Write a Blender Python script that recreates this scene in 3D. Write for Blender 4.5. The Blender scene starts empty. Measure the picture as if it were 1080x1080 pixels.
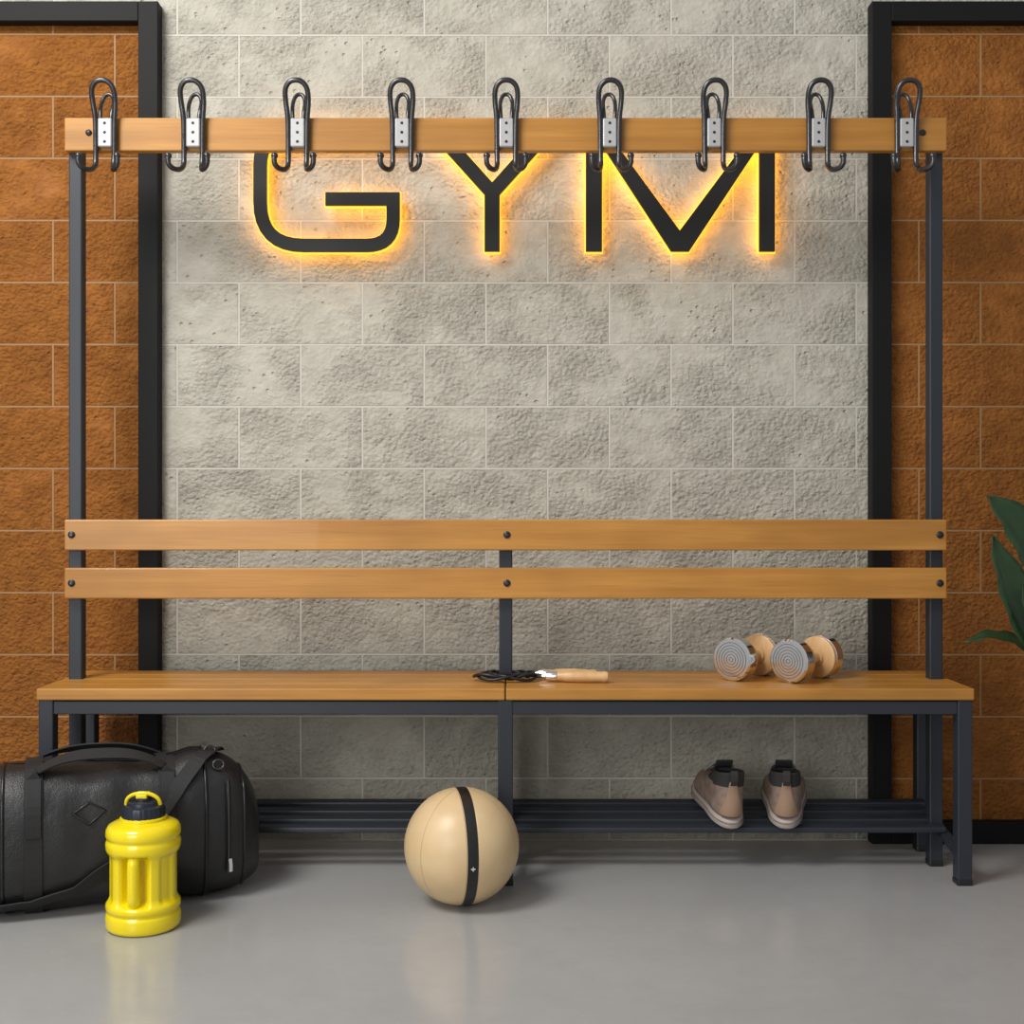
import bpy, bmesh, math, random
from mathutils import Vector, Matrix
random.seed(4)
S=bpy.context.scene
S.view_settings.view_transform='Standard'
F=1300.0; D0=2.8; CZ=0.851
def P(px,py,y):
    s=F/(y+D0); return Vector(((px-540)/s,y,CZ-(py-540)/s))
# ---------------- materials
def mat(name,col,rough=.5,metal=0,**kw):
    m=bpy.data.materials.new(name); m.use_nodes=True
    b=m.node_tree.nodes['Principled BSDF']
    b.inputs['Base Color'].default_value=(*col,1); b.inputs['Roughness'].default_value=rough; b.inputs['Metallic'].default_value=metal
    for k,v in kw.items(): b.inputs[k.replace('_',' ')].default_value=v
    return m
class N:
    def __init__(s,m): s.t=m.node_tree; s.b=s.t.nodes['Principled BSDF']
    def n(s,typ,ins=None,**a):
        nd=s.t.nodes.new(typ)
        for k,v in a.items(): setattr(nd,k,v)
        for k,v in (ins or {}).items():
            if isinstance(v,bpy.types.NodeSocket): s.t.links.new(v,nd.inputs[k])
            else: nd.inputs[k].default_value=v
        return nd
    def l(s,a,b): s.t.links.new(a,b)
    def m(s,op,a,b=0,c=0,clamp=False): return s.n('ShaderNodeMath',{0:a,1:b,2:c},operation=op,use_clamp=clamp).outputs[0]
    def obj(s): return s.n('ShaderNodeTexCoord').outputs['Object']
    def mix(s,f,a,b):
        nd=s.n('ShaderNodeMix',data_type='RGBA')
        for i,v in ((0,f),(6,a),(7,b)):
            if isinstance(v,bpy.types.NodeSocket): s.l(v,nd.inputs[i])
            elif i==0: nd.inputs[0].default_value=v
            else: nd.inputs[i].default_value=(*v,1)
        return nd.outputs[2]
    def ramp(s,f,lo,hi,a=0,b=1):
        return s.n('ShaderNodeMapRange',{'Value':f,'From Min':lo,'From Max':hi,'To Min':a,'To Max':b}).outputs[0]
    def noise(s,v,sc,det=4,ro=.55): return s.n('ShaderNodeTexNoise',{'Vector':v,'Scale':sc,'Detail':det,'Roughness':ro}).outputs['Fac']
    def bump(s,h,st,dist): 
        nd=s.n('ShaderNodeBump',{'Height':h,'Strength':st,'Distance':dist}); s.l(nd.outputs[0],s.b.inputs['Normal'])
def block_mat(name,c1,c2,mort,rough_bias,amp=1.0):
    m=mat(name,c1,.62); m.node_tree.nodes['Principled BSDF'].inputs['Specular IOR Level'].default_value=.4
    q=N(m); v=q.n('ShaderNodeNewGeometry').outputs['Position']
    sp=q.n('ShaderNodeSeparateXYZ',{0:v})
    tx=q.n('ShaderNodeCombineXYZ',{0:q.m('ADD',sp.outputs[0],.548+32.02),1:q.m('ADD',sp.outputs[2],0.0)})
    br=q.n('ShaderNodeTexBrick',{'Vector':tx.outputs[0],'Color1':(0,0,0,1),'Color2':(1,1,1,1),'Mortar':(.5,.5,.5,1),'Scale':1,'Mortar Size':.0028,'Mortar Smooth':.2,'Brick Width':.3202,'Row Height':.1606},offset=.5)
    rnd=q.n('ShaderNodeSeparateColor',{0:br.outputs['Color']}).outputs[0]; mo=br.outputs['Fac']
    vs=q.n('ShaderNodeVectorMath',{0:v,1:(0,0,0)},operation='ADD')
    cm=q.n('ShaderNodeCombineXYZ',{0:q.m('MULTIPLY',rnd,7.3),1:q.m('MULTIPLY',rnd,3.1),2:q.m('MULTIPLY',rnd,5.7)})
    q.l(cm.outputs[0],vs.inputs[1]); w=q.n('ShaderNodeMapping',{'Vector':vs.outputs[0],'Scale':(.85,1,1)}).outputs[0]
    low=q.noise(w,7,3)
    hgt=q.ramp(sp.outputs[2],.2,1.1,.40,0)
    mask=q.m('ADD',q.ramp(low,.40-rough_bias,.66-rough_bias,.12,1),hgt,0,True)
    n1=q.noise(w,80,5,.68); n0=q.noise(w,26,4,.55); n2=q.noise(w,300,2,.6)
    vg=q.n('ShaderNodeTexVoronoi',{'Vector':w,'Scale':100.0,'Randomness':1.0}).outputs['Distance']
    grain=q.m('ADD',q.m('MULTIPLY',n1,1.3),q.m('MULTIPLY',vg,-.55))
    rough=q.m('MULTIPLY',grain,mask)
    vor=q.n('ShaderNodeTexVoronoi',{'Vector':w,'Scale':44.0}).outputs['Distance']
    pitm=q.ramp(q.noise(w,9,2),.46,.54)
    pit=q.m('MULTIPLY',q.ramp(vor,.06,.20,1,0),pitm)
    base=q.m('ADD',q.m('MULTIPLY',n0,.6),q.m('MULTIPLY',n2,.07))
    h=q.m('SUBTRACT',q.m('ADD',base,rough),q.m('MULTIPLY',pit,.4))
    h=q.m('SUBTRACT',q.m('MULTIPLY',h,q.m('SUBTRACT',1,mo)),q.m('MULTIPLY',mo,.5))
    q.bump(h,.9,.0125*amp)
    col=q.mix(q.ramp(n0,.3,.7),c1,c2)
    col=q.mix(q.m('MULTIPLY',rnd,.14),col,tuple(x*.8 for x in c1))
    dk=q.m('MULTIPLY',q.m('MULTIPLY',q.ramp(n1,.34,.46,1,0),mask),.16)
    col=q.mix(dk,col,tuple(x*.6 for x in c1))
    col=q.mix(q.m('MULTIPLY',mo,.65),col,mort)
    q.l(col,q.b.inputs['Base Color']); return m
M_white=block_mat('painted_block_grey',(.445,.425,.355),(.535,.515,.44),(.66,.64,.57),0)
M_orange=block_mat('painted_block_orange',(.285,.092,.009),(.40,.142,.017),(.38,.24,.12),.14,1.15)
def wood_mat(name,a,b,ax='X',sc=1):
    m=mat(name,a,.42); q=N(m); o=q.n('ShaderNodeNewGeometry').outputs['Position'] if ax=='X' else q.obj()
    s=(1.2,14,38) if ax=='X' else (22,22,3)
    mp=q.n('ShaderNodeMapping',{'Vector':o,'Scale':tuple(x*sc for x in s)}).outputs[0]
    n1=q.noise(mp,1.2,6,.6); mp2=q.n('ShaderNodeMapping',{'Vector':o,'Scale':(6,60,220) if ax=='X' else (200,200,20)}).outputs[0]
    n2=q.noise(mp2,1,3); st=q.noise(q.n('ShaderNodeMapping',{'Vector':o,'Scale':(2.2,3,5)}).outputs[0],1.3,2)
    c=q.mix(q.ramp(n1,.3,.7),a,b); c=q.mix(q.ramp(n2,.52,.75,0,.4),c,tuple(x*.6 for x in a)); c=q.mix(q.ramp(st,.42,.62,0,.5),c,tuple(x*.74 for x in a))
    q.l(c,q.b.inputs['Base Color']); q.bump(n2,.12,.001); q.b.inputs['Coat Weight'].default_value=.12; return m
M_wood=wood_mat('beech_wood',(.42,.180,.027),(.57,.27,.054))
M_woodl=wood_mat('pale_wood',(.60,.35,.14),(.74,.48,.24),'Z')
M_steel=mat('powder_coated_steel',(.020,.025,.034),.42)
q=N(M_steel); q.bump(q.noise(q.obj(),700,2),.08,.001)
M_frame=mat('frame_black',(.007,.007,.007),.6,Specular_IOR_Level=.22); q=N(M_frame); q.bump(q.noise(q.obj(),300,2),.08,.001)
M_black=mat('black_plastic',(.012,.012,.013),.4)
M_chrome=mat('brushed_chrome',(.88,.88,.88),.12,1); q=N(M_chrome); q.l(q.ramp(q.noise(q.obj(),60,3),.3,.7,.08,.16),q.b.inputs['Roughness'])
M_groove=mat('groove_dark',(.10,.10,.10),.5)
M_gun=mat('gunmetal_wire',(.085,.085,.09),.3,.9); q=N(M_gun); q.l(q.ramp(q.noise(q.obj(),80,3),.3,.7,.24,.38),q.b.inputs['Roughness'])
M_plate=mat('zinc_plate',(.48,.48,.48),.42,.25); q=N(M_plate); q.l(q.ramp(q.noise(q.obj(),90,3),.3,.7,.35,.5),q.b.inputs['Roughness'])
M_sign=mat('sign_face',(.020,.021,.020),.5,Specular_IOR_Level=.3)
def emis(n,c,s):
    m=mat(n,(1,.6,.1),.5); b=m.node_tree.nodes['Principled BSDF']; b.inputs['Emission Color'].default_value=(*c,1); b.inputs['Emission Strength'].default_value=s; return m
M_led=emis('led_edge',(1,.50,.035),1.35); M_led2=emis('led_strip',(1,.44,.015),6.2)
M_yel=mat('yellow_plastic',(.88,.70,.004),.2,0,Coat_Weight=.4,Subsurface_Weight=.15,Subsurface_Radius=(.02,.015,.003),Subsurface_Scale=.3)
M_cap=mat('navy_cap',(.010,.016,.030),.35)
M_leather=mat('black_leather',(.014,.014,.015),.42); q=N(M_leather)
vo=q.n('ShaderNodeTexVoronoi',{'Vector':q.obj(),'Scale':420.0}).outputs['Distance']
q.bump(q.m('ADD',q.m('MULTIPLY',vo,.3),q.m('MULTIPLY',q.noise(q.obj(),14,4),3.6)),.4,.0035)
M_web=mat('black_webbing',(.012,.012,.013),.7); q=N(M_web); q.bump(q.n('ShaderNodeTexWave',{'Vector':q.obj(),'Scale':160.0}).outputs['Fac'],.3,.001)
M_pipe=mat('piping_black',(.009,.009,.01),.3)
M_leaf=mat('leaf_green',(.02,.06,.018),.35); q=N(M_leaf); q.l(q.mix(q.noise(q.obj(),9,3),(.010,.032,.012),(.03,.075,.022)),q.b.inputs['Base Color'])
M_stem=mat('stem_green',(.05,.10,.03),.5)
M_pot=mat('pot_dark',(.05,.05,.05),.5); M_soil=mat('soil',(.03,.02,.012),.9)
q=N(M_pot); q.bump(q.noise(q.obj(),40,3),.2,.003); q=N(M_soil); q.bump(q.noise(q.obj(),60,5),1,.01)
M_rope=mat('rope_pvc',(.008,.008,.009),.4)
M_up=mat('shoe_suede',(.26,.185,.145),.8); q=N(M_up); q.l(q.mix(q.ramp(q.noise(q.obj(),45,4),.35,.65),(.215,.15,.115),(.31,.23,.185)),q.b.inputs['Base Color']); q.bump(q.noise(q.obj(),500,2),.3,.001)
M_knit=mat('shoe_knit',(.035,.033,.033),.9); q=N(M_knit); q.bump(q.n('ShaderNodeTexVoronoi',{'Vector':q.obj(),'Scale':450.0}).outputs['Distance'],.4,.002)
M_sole=mat('shoe_sole',(.46,.40,.37),.6); q=N(M_sole); q.bump(q.noise(q.obj(),120,2),.1,.001)
M_lace=mat('shoe_lace',(.30,.28,.27),.8)
M_heel=mat('heel_tan',(.34,.22,.145),.7); q=N(M_heel); q.bump(q.noise(q.obj(),300,2),.3,.001)
M_mark=mat('white_print',(.8,.8,.8),.5)
M_floor=mat('polished_concrete',(.36,.36,.36),.25,0,Coat_Weight=.1,Coat_Roughness=.15); q=N(M_floor); o=q.n('ShaderNodeNewGeometry').outputs['Position']
n1=q.noise(o,1.1,5,.6); n2=q.noise(o,9,6,.6)
c=q.mix(q.ramp(n1,.35,.65),(.365,.365,.36),(.43,.43,.425)); c=q.mix(q.ramp(n2,.45,.75,0,.4),c,(.31,.31,.305)); c=q.mix(q.ramp(q.noise(o,120,2),.66,.74,0,.3),c,(.54,.54,.53))
q.l(c,q.b.inputs['Base Color']); q.l(q.ramp(n2,.3,.7,.13,.26),q.b.inputs['Roughness']); q.bump(n2,.04,.002)
BR=.125
def ball_mat():
    m=mat('ball_leather',(.70,.52,.31),.38); q=N(m); o=q.obj(); sp=q.n('ShaderNodeSeparateXYZ',{0:o}); x,y,z=sp.outputs
    band=q.m('LESS_THAN',q.m('ABSOLUTE',x),.0115)
    def seam(d,w): return q.ramp(q.m('ABSOLUTE',d),0,w,1,0)
    def pl(a,b,c): return q.m('ADD',q.m('ADD',q.m('MULTIPLY',x,a),q.m('MULTIPLY',y,b)),q.m('MULTIPLY',z,c))
    s=seam(pl(math.cos(math.radians(55)),math.sin(math.radians(55)),0),.0016)
    s=q.m('MAXIMUM',s,seam(pl(math.cos(math.radians(-55)),math.sin(math.radians(-55)),0),.0016))
    s=q.m('MAXIMUM',s,seam(pl(0,1,0),.0016))
    s=q.m('MAXIMUM',s,seam(q.m('SUBTRACT',q.m('ABSOLUTE',x),.0125),.0012))
    col=q.mix(q.ramp(q.noise(o,10,3),.3,.7),(.64,.46,.25),(.72,.54,.31)); col=q.mix(q.m('MULTIPLY',s,.5),col,(.35,.22,.10)); col=q.mix(band,col,(.012,.012,.012))
    q.l(col,q.b.inputs['Base Color']); q.bump(q.m('SUBTRACT',q.m('MULTIPLY',q.noise(o,300,2),.08),s),.6,.0015); return m
# ---------------- mesh helpers
def empty(name,loc=(0,0,0),rot=(0,0,0)):
    e=bpy.data.objects.new(name,None); S.collection.objects.link(e); e.location=loc; e.rotation_euler=rot; e.empty_display_size=.05; return e
def obj_from(name,verts,faces,m,parent=None,smooth=False):
    me=bpy.data.meshes.new(name); me.from_pydata([tuple(v) for v in verts],[],faces); me.update()
    bm=bmesh.new(); bm.from_mesh(me); bmesh.ops.recalc_face_normals(bm,faces=bm.faces); bm.to_mesh(me); bm.free()
    o=bpy.data.objects.new(name,me); S.collection.objects.link(o); me.materials.append(m)
    if smooth:
        for p in me.polygons: p.use_smooth=True
    if parent: o.parent=parent
    return o
def box(name,a,b,m,parent=None,bev=.002):
    x0,y0,z0=a; x1,y1,z1=b
    v=[(x,y,z) for x in(x0,x1) for y in(y0,y1) for z in(z0,z1)]
    f=[(0,1,3,2),(4,6,7,5),(0,4,5,1),(2,3,7,6),(0,2,6,4),(1,5,7,3)]
    o=obj_from(name,v,f,m,parent)
    if bev: md=o.modifiers.new('b','BEVEL'); md.width=bev; md.segments=2
    return o
def lathe(name,prof,m,parent=None,seg=48,base=(0,0,0),axis=(0,0,1),caps=True,sharp=40):
    ax=Vector(axis).normalized(); R=Vector((0,0,1)).rotation_difference(ax).to_matrix(); B=Vector(base)
    V=[];Fc=[]
    for r,z in prof:
        for i in range(seg):
            a=2*math.pi*i/seg; V.append(B+R@Vector((r*math.cos(a),r*math.sin(a),z)))
    n=len(prof)
    for j in range(n-1):
        for i in range(seg): Fc.append((j*seg+i,j*seg+(i+1)%seg,(j+1)*seg+(i+1)%seg,(j+1)*seg+i))
    if caps: Fc.append(tuple(range(seg))); Fc.append(tuple((n-1)*seg+i for i in range(seg)))
    o=obj_from(name,V,Fc,m,parent,True)
    md=o.modifiers.new('e','EDGE_SPLIT'); md.split_angle=math.radians(sharp); return o
def tube(name,pts,r,m,parent=None,cyclic=False,res=8,smooth=True):
    cu=bpy.data.curves.new(name,'CURVE'); cu.dimensions='3D'; cu.bevel_depth=r; cu.bevel_resolution=4; cu.use_fill_caps=True
    sp=cu.splines.new('NURBS' if smooth else 'POLY'); sp.points.add(len(pts)-1)
    for p,c in zip(sp.points,pts): p.co=(*c,1)
    if smooth: sp.order_u=3; sp.use_endpoint_u=not cyclic; sp.resolution_u=res
    sp.use_cyclic_u=cyclic
    o=bpy.data.objects.new(name,cu); S.collection.objects.link(o); cu.materials.append(m)
    if parent: o.parent=parent
    return o
def loft(name,rings,m,parent=None,cap0=True,cap1=True,sub=0):
    n=len(rings[0]); V=[v for r in rings for v in r]; Fc=[]
    for j in range(len(rings)-1):
        for i in range(n): Fc.append((j*n+i,j*n+(i+1)%n,(j+1)*n+(i+1)%n,(j+1)*n+i))
    if cap0: Fc.append(tuple(range(n)))
    if cap1: Fc.append(tuple((len(rings)-1)*n+i for i in range(n)))
    o=obj_from(name,V,Fc,m,parent,True)
    if sub: md=o.modifiers.new('s','SUBSURF'); md.levels=sub; md.render_levels=sub
    return o
def ball(name,c,r,m,parent=None,seg=16):
    bm=bmesh.new(); bmesh.ops.create_uvsphere(bm,u_segments=seg,v_segments=seg//2+2,radius=r,matrix=Matrix.Translation(c)); me=bpy.data.meshes.new(name); bm.to_mesh(me); bm.free()
    for p in me.polygons: p.use_smooth=True
    o=bpy.data.objects.new(name,me); S.collection.objects.link(o); me.materials.append(m)
    if parent:o.parent=parent
    return o
def ribbon(name,pts,nrm,w,t,m,parent):
    V=[];Fc=[];n=len(pts)
    for i,p in enumerate(pts):
        tg=(Vector(pts[min(i+1,n-1)])-Vector(pts[max(i-1,0)])).normalized(); N_=Vector(nrm[i]).normalized(); W=tg.cross(N_).normalized(); N_=W.cross(tg).normalized(); p=Vector(p)
        for a,b in((-1,0),(1,0),(1,1),(-1,1)): V.append(p+W*a*w/2+N_*b*t)
    for i in range(n-1):
        for k in range(4): Fc.append((i*4+k,i*4+(k+1)%4,(i+1)*4+(k+1)%4,(i+1)*4+k))
    Fc.append((0,1,2,3)); Fc.append(tuple(4*(n-1)+k for k in range(4)))
    o=obj_from(name,V,Fc,m,parent); md=o.modifiers.new('b','BEVEL'); md.width=t*.3; md.segments=2; md.limit_method='ANGLE'
    return o
# ---------------- room
WY=.397
box('wall_back',(-4,WY,0),(4,WY+.15,3.2),M_white,bev=0)
box('floor',(-4,-5,-.08),(4,WY,0),M_floor,bev=0)
def frame(nm,x0,x1,panel):
    e=empty(nm); w=.051; z1=2.160; yf=.357
    box('stile_a',(x0,yf,0),(x0+w,WY,z1),M_frame,e,.002); box('stile_b',(x1-w,yf,0),(x1,WY,z1),M_frame,e,.002)
    box('rail_top',(x0+w,yf,z1-w),(x1-w,WY,z1),M_frame,e,.002); box('rail_bottom',(x0+w,yf,0),(x1-w,WY,.055),M_frame,e,.002)
    box(panel,(x0+w,WY-.006,.055),(x1-w,WY,z1-w),M_orange,e,bev=0)
frame('trim_1',-1.95,-.907,'wall_panel_a'); frame('trim_2',.922,1.965,'wall_panel_b')
# ---------------- sign
def arc(pts,rad,n=8):
    out=[]
    for i,p in enumerate(pts):
        if i in(0,len(pts)-1): out.append(Vector(p)); continue
        p=Vector(p);a=Vector(pts[i-1]);b=Vector(pts[i+1]);r=rad[i]
        if r<=0: out.append(p); continue
        u=(a-p).normalized(); v=(b-p).normalized(); A=p+u*r; B=p+v*r
        for k in range(n+1):
            t=k/n; out.append(A*(1-t)**2+p*2*t*(1-t)+B*t*t)
    return out
def stroke_poly(pts,w):
    L=[];R=[];n=len(pts)
    for i,p in enumerate(pts):
        d0=(pts[i]-pts[i-1]).normalized() if i else None; d1=(pts[i+1]-pts[i]).normalized() if i<n-1 else None
        d0=d0 or d1; d1=d1 or d0; n0=Vector((-d0.y,d0.x)); n1=Vector((-d1.y,d1.x)); mm=(n0+n1).normalized(); k=(w/2)/max(.3,mm.dot(n0))
        L.append(p+mm*k);R.append(p-mm*k)
    return L+R[::-1]
def inflate(poly,d):
    n=len(poly); A=sum(poly[i].x*poly[(i+1)%n].y-poly[(i+1)%n].x*poly[i].y for i in range(n)); sg=1 if A>0 else -1
    out=[]
    for i in range(n):
        d0=(poly[i]-poly[i-1]).normalized(); d1=(poly[(i+1)%n]-poly[i]).normalized(); n0=Vector((d0.y,-d0.x))*sg; n1=Vector((d1.y,-d1.x))*sg; mm=(n0+n1).normalized()
        out.append(poly[i]+mm*d/max(.35,mm.dot(n0)))
    return out
sign=empty('gym_sign')
SY=.350
def letter(nm,poly,e):
    for kind,y0,y1,infl,m in(('face',SY,SY+.010,0,M_sign),('edge',SY+.010,SY+.020,1.2,M_led),('led_strip',SY+.020,SY+.026,-1.0,M_led2)):
        q_=inflate(poly,infl) if infl else poly; n=len(q_); s=F/(SY+D0)
        V=[((p.x-540)/s,y,CZ-(p.y-540)/s) for y in(y0,y1) for p in q_]
        Fc=[tuple(range(n)),tuple(range(n,2*n))]+[(i,(i+1)%n,n+(i+1)%n,n+i) for i in range(n)]
        obj_from(nm+'_'+kind,V,Fc,m,e)
V2=lambda *a:[Vector(p) for p in a]
G=arc(V2((422,140),(274,140),(274,258.5),(414.5,258.5),(414.5,209.5),(343,209.5)),[0,34,46,28,0,0])
letter('letter_G',stroke_poly(G,14),sign)
letter('letter_Y',V2((447,134),(467,134),(519,192),(571,134),(591,134),(527,205),(527,265),(511,265),(511,205)),sign)
letter('letter_M',V2((618,134),(637,134),(717,243),(798,134),(817.5,134),(817.5,265),(801,265),(801,153),(727,265),(708,265),(635,153),(635,265),(618,265)),sign)
for i,(a,b) in enumerate(((273,200),(345,258),(519,250),(626,200),(809,200),(717,255))):
    p=P(a,b,.37); tube('standoff_%d'%i,[(p.x,.372,p.z),(p.x,WY+.002,p.z)],.003,M_black,sign,smooth=False)
# ---------------- bench
B=empty('cloakroom_bench',(-.015,0,0)); H=1.066; SZ=.450
for h,(xa,xb) in enumerate(((-H,-.0012),(.0012,H))):
    for k in range(4):
        y0=.0+k*.081; box('seat_slat_%d_%d'%(h,k),(xa,y0,SZ-.027),(xb,y0+.077,SZ),M_wood,B,.003)
L=.034
for i,x in enumerate((-H+.003,-L/2,H-.003-L)):
    for j,(y,zt) in enumerate(((.004,SZ-.027),(.286,SZ-.027))):
        box('leg_%d_%d'%(i,j),(x,y,.012),(x+L,y+L,zt),M_steel,B,.003); box('foot_%d_%d'%(i,j),(x-.001,y-.001,0),(x+L+.001,y+L+.001,.014),M_black,B,.003)
    box('seat_cross_%d'%i,(x+.004,.038,SZ-.061),(x+L-.004,.286,SZ-.0275),M_steel,B,.002)
box('seat_rail_front',(-H+.037,.006,SZ-.060),(H-.037,.034,SZ-.030),M_steel,B,.002)
box('seat_rail_back',(-H+.037,.290,SZ-.060),(H-.037,.318,SZ-.030),M_steel,B,.002)
RF=.133
zt=lambda py:CZ-(py-540)/(F/(RF+D0))
for i,(x,zz) in enumerate(((-1.049,1.79),(-.016,zt(551)),(1.017,1.79))):
    box('upright_%d'%i,(x,.157,.012),(x+.032,.189,zz),M_steel,B,.003)
    box('upright_foot_%d'%i,(x-.001,.156,0),(x+.033,.190,.014),M_black,B,.003)
    if i!=1: lathe('leg_bolt_%d'%i,[(.006,0),(.005,.004)],M_black,B,16,(x+.016,.157,.385),(0,-1,0))
for nm,a,b in(('coat_rail',124,159),('back_slat_upper',548,580.5),('back_slat_lower',599,631.5)):
    box(nm,(-1.0505,RF,zt(b)),(1.0505,RF+.023,zt(a)),M_wood,B,.003)
for r,z in enumerate((zt(564),zt(615))):
    for c,x in enumerate((-1.033,.003,1.033)):
        lathe('bolt_%d_%d'%(r,c),[(.0085,0),(.0085,.002),(.005,.0045)],M_black,B,20,(x,RF,z),(0,-1,0))
        lathe('bolt_core_%d_%d'%(r,c),[(.003,0),(.003,.0015)],M_gun,B,12,(x,RF-.004,z),(0,-1,0))
for c,x in enumerate((-.992,.992)): lathe('rail_bolt_%d'%c,[(.0075,0),(.0075,.002),(.004,.0045)],M_black,B,16,(x,RF,zt(140)),(0,-1,0))
# shoe rack (inclined)
RY0,RZ0,SL=.125,.088,.2
for k in range(4):
    y=RY0+k*.046
    o=box('shelf_bar_%d'%k,(-H+.02,y,0),(H-.02,y+.024,.014),M_steel,B,.004)
    for v in o.data.vertices: v.co.z+=RZ0+(v.co.y-RY0)*SL
for i,(xa,xb) in enumerate(((-H+.008,-H+.030),(-.011,.011),(H-.030,H-.008))):
    o=box('shelf_side_%d'%i,(xa,.030,-.018),(xb,.292,-.0005),M_steel,B,.003)
    for v in o.data.vertices: v.co.z+=RZ0+(v.co.y-RY0)*SL
# hooks
sh=F/(RF-.01+D0); zc=zt(141.5)
for i,px in enumerate((111,204,314,424,534,643,753,863,956)):
    hx=(px-540)/sh+.015; h=empty('hook_%d'%i,(hx,RF,zc)); h.parent=B
    box('hook_plate_%d'%i,(-.0165,-.0155,-.034),(.0165,0.0005,.034),M_plate,h,.003)
    for k,z in enumerate((-.022,0,.022)): lathe('hook_screw_%d_%d'%(i,k),[(.0036,0),(.002,.002)],M_black,h,12,(0,-.0155,z),(0,-1,0))
    half=[(-.045,-.062,-.070),(-.047,-.064,-.083),(-.040,-.056,-.096),(-.026,-.036,-.096),(-.021,-.014,-.080),(-.022,-.011,-.05),(-.022,-.011,0),(-.023,-.012,.04),(-.027,-.018,.07),(-.027,-.030,.098),(-.016,-.036,.113)]
    tube('hook_wire_%d'%i,half+[(0,-.038,.117)]+[(-a,b,c) for a,b,c in reversed(half)],.0062,M_gun,h)
    inn=[(-.011,-.006,-.02),(-.012,-.007,.03),(-.014,-.004,.055),(-.015,.010,.078),(-.010,.016,.096)]
    tube('hook_inner_%d'%i,inn+[(0,.018,.102)]+[(-a,b,c) for a,b,c in reversed(inn)],.0048,M_gun,h)
    for sx in(-1,1):
        ball('hook_tip_%d_%d'%(i,sx+1),(sx*.045,-.062,-.069),.0082,M_gun,h)
# ---------------- medicine ball
bc=Vector((-.1095,-.116,BR))
bl=ball('medicine_ball',(0,0,0),BR,ball_mat(),None,64); bl.location=bc; bl.rotation_euler=(0,0,math.radians(13.5))
cr=empty('ball_mark'); cr.parent=bl
d=Vector((0,-math.cos(math.radians(-8)),math.sin(math.radians(-8))))
for k,(a,c) in enumerate(((.0045,.0009),(.0009,.0045))):
    o=box('mark_%d'%k,(-a,-.0006,-c),(a,.0006,c),M_mark,cr,0)
    o.location=d*(BR+.0002); o.rotation_euler=(math.radians(8),0,0)
# ---------------- dumbbells
def dumbbell(loc,ang,R=.0515,Ln=.165):
    e=empty('dumbbell',(loc[0],loc[1],SZ+R),(0,0,ang)); h=Ln/2
    for s in(-1,1):
        ax=(0,s,0)
        pr=[(R-.001,h-.031),(R,h-.030),(R,h-.004),(R-.004,h),(.001,h)]
        lathe('head_chrome_%d'%(s+1),pr,M_chrome,e,64,(0,0,0),ax,sharp=30)
        for k,r in enumerate((.040,.033,.026,.019,.012,.005)):
            lathe('head_groove_%d_%d'%(s+1,k),[(r-.0008,h),(r-.0008,h+.0004),(r+.0008,h+.0004),(r+.0008,h)],M_groove,e,64,(0,0,0),ax,caps=False)
        lathe('head_wood_%d'%(s+1),[(.020,h-.050),(.023,h-.044),(R-.006,h-.041),(R-.002,h-.039),(R-.002,h-.030)],M_woodl,e,64,(0,0,0),ax,sharp=35)
    lathe('handle',[(.016,-h+.045),(.0155,-h+.055),(.018,-.012),(.018,.012),(.0155,h-.055),(.016,h-.045)],M_woodl,e,40,(0,0,0),(0,1,0))
    return e
def dplace(px,py_c,ang):
    d=(.401-.0505)*F/(py_c-540); y=d-D0; p=P(px,py_c,y); v=Vector((-math.sin(ang),math.cos(ang))); return (p.x+v.x*.0825,y+v.y*.0825)
a=math.radians(-41); dumbbell(dplace(771,696,a),a)
a=math.radians(-45); dumbbell(dplace(831,698,a),a)
# ---------------- jump rope
J=empty('jump_rope',(0,0,SZ))
def sp(px,py): 
    d=.401*F/(py-540); return Vector(((px-540)*d/F,d-D0,0))
def handle(nm,p0,p1,r):
    p0=Vector(p0);p1=Vector(p1);Ln=(p1-p0).length;ax=(p1-p0)/Ln
    lathe(nm,[(r*.55,0),(r*.8,.004),(r*.8,Ln*.12),(r,Ln*.2),(r*1.08,Ln*.55),(r*.92,Ln*.86),(r*1.0,Ln*.93),(r*.8,Ln*.99),(r*.3,Ln)],M_woodl,J,32,p0,ax)
    lathe(nm+'_ferrule',[(r*.35,-.03),(r*.4,-.022),(r*.75,-.02),(r*.88,-.012),(r*.88,.006),(r*.6,.006)],M_chrome,J,32,p0,ax)
a0=sp(585,719.5);a1=sp(642,720.5);a0.z=a1.z=.0145; handle('handle_front',a0,a1,.0134)
b0=sp(577,716.2);b1=sp(630,717.2);b0.z=b1.z=.0135; handle('handle_rear',b0,b1,.0120)
pts=[]; cc=sp(540,717.5)
for i in range(110):
    t=i/109*2*math.pi*4.5; k=.82+.18*math.sin(i*.37); 
    pts.append((cc.x-.012+.074*k*math.cos(t)+.008*math.sin(i*.13),cc.y+.052*k*math.sin(t),.005+.010*(.5+.5*math.sin(i*.83))+.004*(.5+.5*math.sin(i*.21))))
s0=a0+(a0-a1).normalized()*.026; s1=b0+(b0-b1).normalized()*.026
tube('cord',[tuple(s0),tuple(s0+Vector((-.015,0,-.003)))]+pts+[tuple(s1+Vector((-.015,0,-.002))),tuple(s1)],.0036,M_rope,J,res=6)
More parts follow.
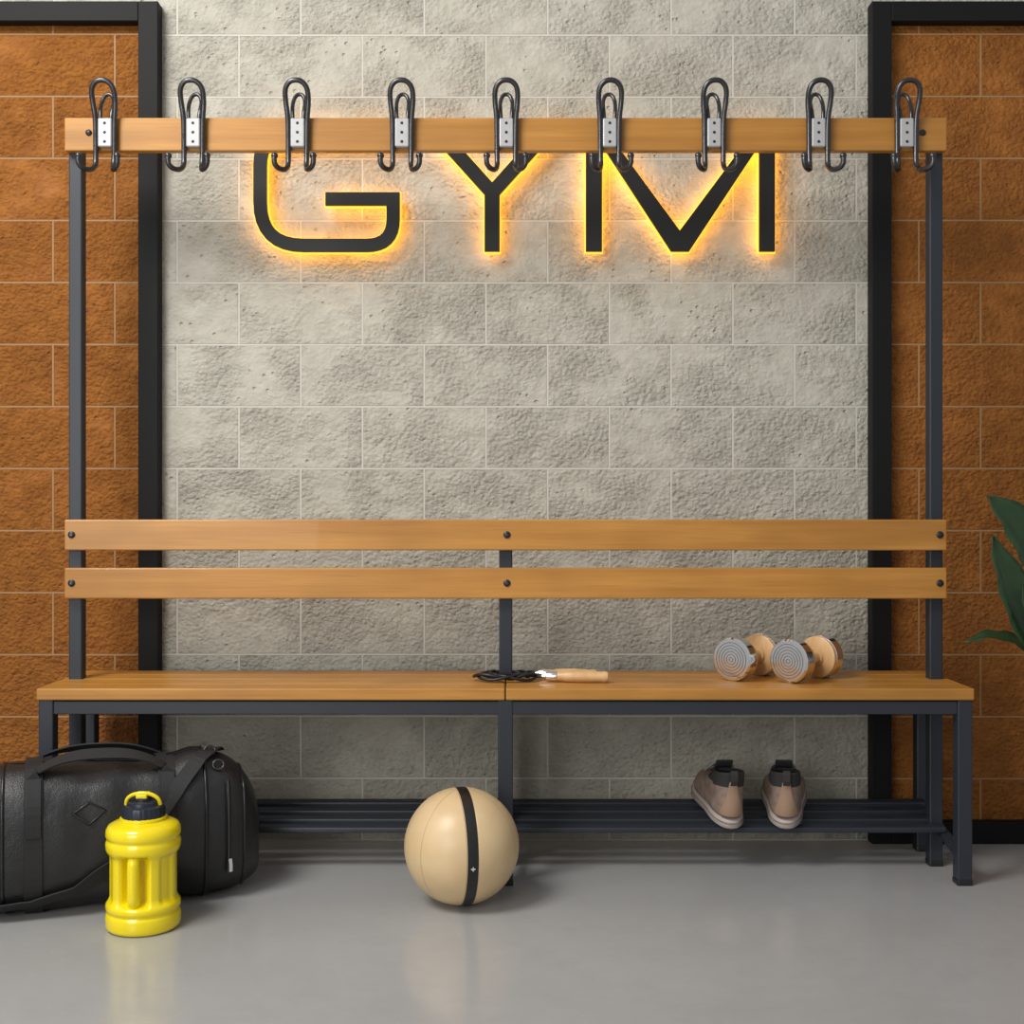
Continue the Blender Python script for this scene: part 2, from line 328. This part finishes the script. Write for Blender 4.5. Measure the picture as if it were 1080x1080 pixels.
# ---------------- sneakers
def sneaker(loc,ang,side,tilt):
    e=empty('sneaker',loc,(tilt,0,ang)); e.scale=(1.2,1,1.0); n=40
    def ring(z,y0,y1,w,tilt=0,pw=2.3,toe=1.0):
        R=[];Lh=(y1-y0)/2;yc=(y0+y1)/2
        for i in range(n):
            t=2*math.pi*i/n; c=math.cos(t);s_=math.sin(t)
            yy=-math.copysign(abs(c)**(2/pw),c); xx=math.copysign(abs(s_)**(2/pw),s_)
            f=(yy+1)/2; wd=w*(1+toe*(.22*math.exp(-((f-.68)/.2)**2)-.10*math.exp(-((f-.35)/.15)**2)))
            R.append((xx*wd+side*toe*.006*f,yc+yy*Lh,z+tilt*(-yy)))
        return R
    sole=[ring(0,.004,.262,.034),ring(.003,.0,.270,.037),ring(.012,-.003,.274,.039),ring(.024,-.001,.273,.039),ring(.029,.004,.268,.036)]
    loft('sole',sole,M_sole,e,sub=1)
    for k,z in enumerate((.009,.019)):
        tube('sole_groove_%d'%k,[ (x*1.006,y+(-.0006 if y<.1 else .0006),z) for x,y,_ in ring(z,-.003,.274,.039)],.0012,M_lace if k==0 else M_up,e,cyclic=True)
    up=[ring(.022,.004,.267,.0355),ring(.034,.0,.264,.0375),ring(.048,-.001,.254,.037),ring(.062,.001,.230,.0355),ring(.074,.004,.198,.034,.002),ring(.086,.008,.165,.0325,.005,toe=.5),ring(.096,.010,.145,.0315,.008,toe=.2)]
    loft('upper',up,M_up,e,cap0=True,cap1=False,sub=1)
    col=[ring(.092,.010,.148,.0317,.008,toe=.2),ring(.106,.010,.128,.0308,.012,toe=0),ring(.120,.007,.116,.030,.014,toe=0),ring(.127,.006,.112,.0285,.015,toe=0),ring(.127,.010,.107,.025,.015,toe=0),ring(.118,.014,.104,.0225,.012,toe=0),ring(.08,.016,.13,.022,.004,toe=0),ring(.045,.018,.15,.024,0,toe=0)]
    loft('collar',col,M_knit,e,cap0=False,cap1=True,sub=1)
    V=[];rows=0
    for (r_,wid) in ((up[1],7),(up[2],6.4),(up[3],5.2),(up[4],4),(up[5],3),(col[1],2.2)):
        for k in range(9):
            f=(k/8-.5)*wid*1.1; i0=math.floor(f)%n; fr=f-math.floor(f); A=Vector(r_[i0]);Bv=Vector(r_[(i0+1)%n]); p=A.lerp(Bv,fr); dv=Vector((p.x,p.y-.05,0)).normalized(); V.append(p+dv*.0016)
        rows+=1
    Fc=[(j*9+i,j*9+i+1,(j+1)*9+i+1,(j+1)*9+i) for j in range(rows-1) for i in range(8)]
    o=obj_from('heel_counter',V,Fc,M_heel,e,True); md=o.modifiers.new('s','SUBSURF'); md.levels=2; md.render_levels=2; md=o.modifiers.new('so','SOLIDIFY'); md.thickness=.002; md.offset=0
    ribbon('pull_tab',[(0,.003,.112),(0,-.001,.124),(0,.0,.140),(0,.005,.146),(0,.010,.142),(0,.012,.134)],[(0,-1,.1),(0,-1,0),(0,-1,.2),(0,-.2,1),(0,1,.5),(0,1,0)],.014,.002,M_knit,e)
    ribbon('tongue',[(0,.165,.076),(0,.142,.092),(0,.122,.106),(0,.108,.118),(0,.100,.132)],[(0,.6,1),(0,.7,1),(0,.8,1),(0,1,.5),(0,1,.2)],.034,.006,M_knit,e)
    for k in range(5):
        y=.190-k*.013; z=.080+k*.0080
        tube('lace_%d'%k,[(-.026,y-.004,z-.008),(-.014,y,z+.002),(.0,y+.002,z+.006),(.014,y,z+.002),(.026,y-.004,z-.008)],.0026,M_lace,e)
    return e
yh=.108
zsh=RZ0+.0145+(yh-RY0)*SL
s1=P(772,873,yh); s2=P(829,873,yh)
sneaker((s1.x,yh,zsh),math.radians(3),-1,math.atan(SL))
sneaker((s2.x,yh,zsh),math.radians(-9),1,math.atan(SL))
# ---------------- water jug
W=empty('water_jug',(-.757,-.268,0)); W.scale=(.98,.98,.96)
prof=[(.060,0),(.070,.001),(.0745,.005),(.0765,.012),(.0765,.030),(.075,.035),(.0725,.037),(.0725,.041),(.0755,.044),(.0765,.050),(.0755,.056),(.071,.062),(.068,.070)]
prof+=[(.068,.070+i*.01) for i in range(1,9)]
prof+=[(.069,.158),(.0735,.165),(.076,.172),(.0765,.184),(.0745,.189),(.0735,.192),(.0745,.195),(.0765,.200),(.0755,.212),(.071,.220),(.060,.226),(.046,.230),(.040,.232),(.038,.240)]
pp=[]
for (r0,z0),(r1,z1) in zip(prof,prof[1:]): pp+=[(r0,z0),((r0+r1)/2,(z0+z1)/2)]
pp.append(prof[-1])
body=lathe('body',pp,M_yel,W,128,sharp=180)
def sst(a,b,x): t=min(1,max(0,(x-a)/(b-a))); return t*t*(3-2*t)
for v in body.data.vertices:
    x,y,z=v.co; r=math.hypot(x,y)
    if r<.06 : continue
    an=math.degrees(math.atan2(x,-y))
    for cen,wd,dep in((-2,30,.030),(-62,15,.003),(60,18,.004),(180,40,.006)):
        dlt=abs((an-cen+180)%360-180)
        k=sst(wd,wd-9,dlt)*sst(.056,.068,z)*sst(.168,.154,z)
        if k>0: f=1-k*dep/r; v.co.x*=f; v.co.y*=f
tube('grip',[(-.002,-.045,.052),(-.002,-.062,.066),(-.002,-.064,.085),(-.002,-.064,.140),(-.002,-.062,.158),(-.002,-.045,.172)],.0125,M_yel,W)
lathe('neck_ring',[(.046,.228),(.048,.230),(.048,.235),(.044,.237)],M_yel,W,64)
cap=lathe('cap',[(.041,.234),(.044,.236),(.044,.252),(.042,.258),(.036,.261),(.034,.262),(.033,.268),(.030,.270),(.018,.271),(.017,.282),(.014,.284),(.004,.284)],M_cap,W,96,sharp=35)
for v in cap.data.vertices:
    x,y,z=v.co
    if math.hypot(x,y)>.042:
        a_=math.atan2(y,x); f=1+.012*math.copysign(1,math.sin(a_*24)); v.co.x*=f; v.co.y*=f
tube('carry_loop',[(-.034,-.006,.262),(-.034,-.008,.272),(-.022,-.012,.284),(0,-.014,.289),(.020,-.012,.286),(.036,-.008,.274),(.036,-.004,.262)],.0042,M_yel,W)
box('flip_spout',(-.012,-.018,.276),(.012,.012,.287),M_yel,W,.003)
# ---------------- duffel bag
DB=empty('duffel_bag',(-.893,-.094,.002),(0,0,math.radians(20)))
LH=.330; AY=.116; AZ=.160
def prm(x):
    t=abs(x)/LH; s=1.0
    if t>.50: s=max(.0004,(1-((t-.50)/.50)**2.4))**.5
    sag=1-.045*math.cos(x*9)*(1 if abs(x)<.2 else 0)
    return AY*(.22+.78*s), AZ*(.34+.66*s)*sag
def surf(x,th,off=0):
    a,b=prm(x); a+=off;b+=off; c=math.cos(th);s=math.sin(th); p=2/2.6
    y=math.copysign(abs(c)**p,c)*a; z=math.copysign(abs(s)**p,s)*b
    _,b0=prm(x); lift=(AZ*.97-b0)*.50
    zz=b0+lift+z
    w=.0035*math.sin(x*31+math.sin(th*3)*2)*math.sin(th*2+x*12)+.0022*math.sin(x*55+th*3.1)*math.sin(th*4-x*20)
    if s>0: zz-=.010*s*(math.sin((x+.05)*11)**2)*(1-abs(x)/LH)
    return Vector((x+ (0 if abs(x)<.3 else math.copysign(off,x)),-y*(1+w*6),max(0.0005 if off==0 else .0,zz+w)))
NS=72
xs=[-LH+ (2*LH)*i/90 for i in range(91)]
def warp(x): return math.copysign(LH*math.sin(abs(x)/LH*math.pi/2),x)
rings=[[surf(warp(x),2*math.pi*k/NS) for k in range(NS)] for x in xs]
loft('body',rings,M_leather,DB)
def band(nm,x0,w,off,m,th0=0,th1=2*math.pi,slant=0):
    pts=[];nr=[]
    K=60
    for k in range(K+1):
        th=th0+(th1-th0)*k/K; x=x0+slant*(k/K-.5); p=surf(x,th,off); c=Vector((x,0,.15)); pts.append(p); nr.append(p-c)
    return ribbon(nm,pts,nr,w,.003,m,DB)
band('wrap_strap_a',-.145,.036,.001,M_web); band('wrap_strap_b',.125,.036,.001,M_web)
for i,x in enumerate((.205,-.205)):
    tube('piping_%d'%i,[surf(x,2*math.pi*k/48,.001) for k in range(48)],.0038,M_pipe,DB,cyclic=True)
for i,x in enumerate((.290,-.290)):
    tube('end_piping_%d'%i,[surf(x,2*math.pi*k/48,.001) for k in range(48)],.0034,M_pipe,DB,cyclic=True)
ribbon('top_zip',[surf(x,math.pi/2,.0005) for x in[-.2+.4*i/20 for i in range(21)]],[(0,0,1)]*21,.022,.0025,M_pipe,DB)
zs=[surf(.252,th,.001) for th in[-.55+1.25*i/16 for i in range(17)]]
ribbon('pocket_zip',zs,[p-Vector((.1,0,.15)) for p in zs],.012,.003,M_pipe,DB)
tube('zip_teeth',[p+Vector((.001,-.003,0)) for p in zs],.0015,M_groove,DB)
zp=zs[2]; ribbon('zip_pull',[zp+Vector((.004,-.006,.012)),zp+Vector((.005,-.008,0)),zp+Vector((.005,-.008,-.016))],[(0.4,-1,0)]*3,.008,.002,M_chrome,DB)
def handle_strap(nm,sgn,lean,hh):
    th=math.pi/2-sgn*.55
    a_=surf(-.145,th,.003); b_=surf(.125,th,.003)
    K=32
    lo=[surf(-.145,math.pi/2-sgn*(1.5-.95*i/8),.003) for i in range(8)]
    hi=[surf(.125,math.pi/2-sgn*(.55+.95*(i+1)/8),.003) for i in range(8)]
    mid=[]
    for i in range(K+1):
        t=i/K; e_=(1-abs(2*t-1)**2.6); p=a_.lerp(b_,t)+Vector((0,lean*e_,hh*e_)); mid.append(p)
    pts=lo+mid+hi
    nr=[]
    for i,p in enumerate(pts):
        nr.append(Vector((0,p.y+.0,p.z-.15)) if (i<8 or i>=8+K+1) else Vector(((p.x+.01)*2.2,-sgn*.10,.14)))
    ribbon(nm,pts,nr,.030,.004,M_web,DB)
handle_strap('carry_handle_front',1,.012,.034); handle_strap('carry_handle_rear',-1,-.01,.026)
path=[(-.30,-.3),(-.24,-.75),(-.15,-.78),(-.06,-.55),(.02,-.22),(.09,.12),(.14,.5),(.18,.9),(.215,1.3),(.235,1.7),(.25,2.1)]
pts=[]
for (x0,t0),(x1,t1) in zip(path,path[1:]):
    for k in range(5): f=k/5; pts.append((x0+(x1-x0)*f,t0+(t1-t0)*f))
pts=[surf(x,t,.005) for x,t in pts]; pts=[Vector((p.x,p.y,max(p.z,.006))) for p in pts]
ribbon('shoulder_strap',pts,[Vector((0,p.y,p.z-.15)) for p in pts],.034,.0035,M_web,DB)
for i,(x,th) in enumerate(((.22,1.35),(.235,1.0))):
    p=surf(x,th,.008); tube('strap_ring_%d'%i,[p+Vector((.012*math.cos(t),.004*math.sin(t),.010*math.sin(t))) for t in[2*math.pi*k/12 for k in range(12)]],.0022,M_gun,DB,cyclic=True)
mk=[];c0=(-.035,.32)
for dx,dt in((0,.14),(.032,0),(0,-.14),(-.032,0)): mk.append(surf(c0[0]+dx,c0[1]+dt,.003))
tube('stand_in_mark',mk,.0028,M_pipe,DB,cyclic=True,smooth=False)
# ---------------- plant
PP=empty('potted_plant',(1.44,.10,0)); o0=Vector((1.44,.10,0))
lathe('pot',[(.085,0),(.095,.005),(.125,.25),(.132,.27),(.125,.272),(.115,.25),(.112,.24)],M_pot,PP,48); lathe('soil',[(.113,.235),(.06,.243),(.005,.245)],M_soil,PP,32)
def leaf(nm,base,mid,tip,w,nrm):
    base=Vector(base)-o0;mid=Vector(mid)-o0;tip=Vector(tip)-o0; K=18;V=[];Fc=[]
    for i in range(K+1):
        t=i/K; p=base*(1-t)**2+mid*2*t*(1-t)+tip*t*t; tg=(2*(1-t)*(mid-base)+2*t*(tip-mid)).normalized()
        W_=tg.cross(Vector(nrm)).normalized(); U=W_.cross(tg); ww=w*(math.sin(math.pi*min(1,t**.75*.98+.02))**.8)*.5+.0005
        for s in(-1,-.5,0,.5,1): V.append(p+W_*ww*s+U*(abs(s)*ww*.35+.004*math.sin(t*30+s*3)*abs(s)))
    for i in range(K):
        for k in range(4): Fc.append((i*5+k,i*5+k+1,(i+1)*5+k+1,(i+1)*5+k))
    o=obj_from(nm,V,Fc,M_leaf,PP,True); md=o.modifiers.new('so','SOLIDIFY'); md.thickness=.0012
    st=Vector((random.uniform(-.03,.03),random.uniform(-.03,.03),.235)); m2=Vector((st.x*.6+base.x*.35,base.y*.4,base.z*.6+.08))
    tube(nm+'_stem',[tuple(st),tuple(m2),tuple(base),tuple(base+(mid-base)*.25)],.004,M_stem,PP)
leaf('leaf_a',(1.30,.08,.62),(1.21,.08,.80),(1.105,.07,.888),.135,(.3,-1,.3))
leaf('leaf_b',(1.28,.03,.46),(1.145,.02,.62),(1.09,.0,.80),.12,(.3,-1,.2))
leaf('leaf_c',(1.24,.0,.38),(1.20,-.01,.55),(1.15,-.02,.69),.10,(.4,-1,.1))
leaf('leaf_d',(1.30,.06,.38),(1.17,.05,.62),(1.045,.05,.545),.055,(.1,-.5,1))
leaf('leaf_e',(1.43,.08,.72),(1.44,.06,.95),(1.38,.0,1.10),.12,(0,-1,.2))
leaf('leaf_f',(1.52,.10,.62),(1.62,.08,.85),(1.72,.0,.92),.11,(0,-1,.4))
leaf('leaf_g',(1.53,.04,.50),(1.68,-.02,.62),(1.78,-.06,.52),.10,(0,-.4,1))
leaf('leaf_h',(1.44,-.02,.52),(1.44,-.16,.68),(1.42,-.26,.62),.09,(0,-.4,1))
leaf('leaf_i',(1.48,.14,.70),(1.54,.2,.98),(1.52,.22,1.15),.11,(0,-1,.2))
# ---------------- light
w=bpy.data.worlds.new('world'); S.world=w; w.use_nodes=True; w.node_tree.nodes['Background'].inputs[0].default_value=(.98,.98,1,1); w.node_tree.nodes['Background'].inputs[1].default_value=.38
def area(nm,loc,tgt,size,en,col=(1,1,1)):
    l=bpy.data.lights.new(nm,'AREA'); l.size=size; l.energy=en; l.color=col; l.shape='SQUARE'
    o=bpy.data.objects.new(nm,l); S.collection.objects.link(o); o.location=loc; o.rotation_euler=(Vector(tgt)-Vector(loc)).to_track_quat('-Z','Y').to_euler()
area('key_light',(-1.9,-1.9,3.4),(.05,.2,.7),1.3,110,(1,.975,.94))
area('fill_light',(-1.7,-3.4,1.3),(.2,.3,.35),1.5,42,(1,.985,.96))
# ---------------- camera
c=bpy.data.cameras.new('camera'); c.sensor_width=36; c.lens=F/1080*36; co=bpy.data.objects.new('camera',c); S.collection.objects.link(co); co.location=(0,-D0,CZ); co.rotation_euler=(math.pi/2,0,0); S.camera=co
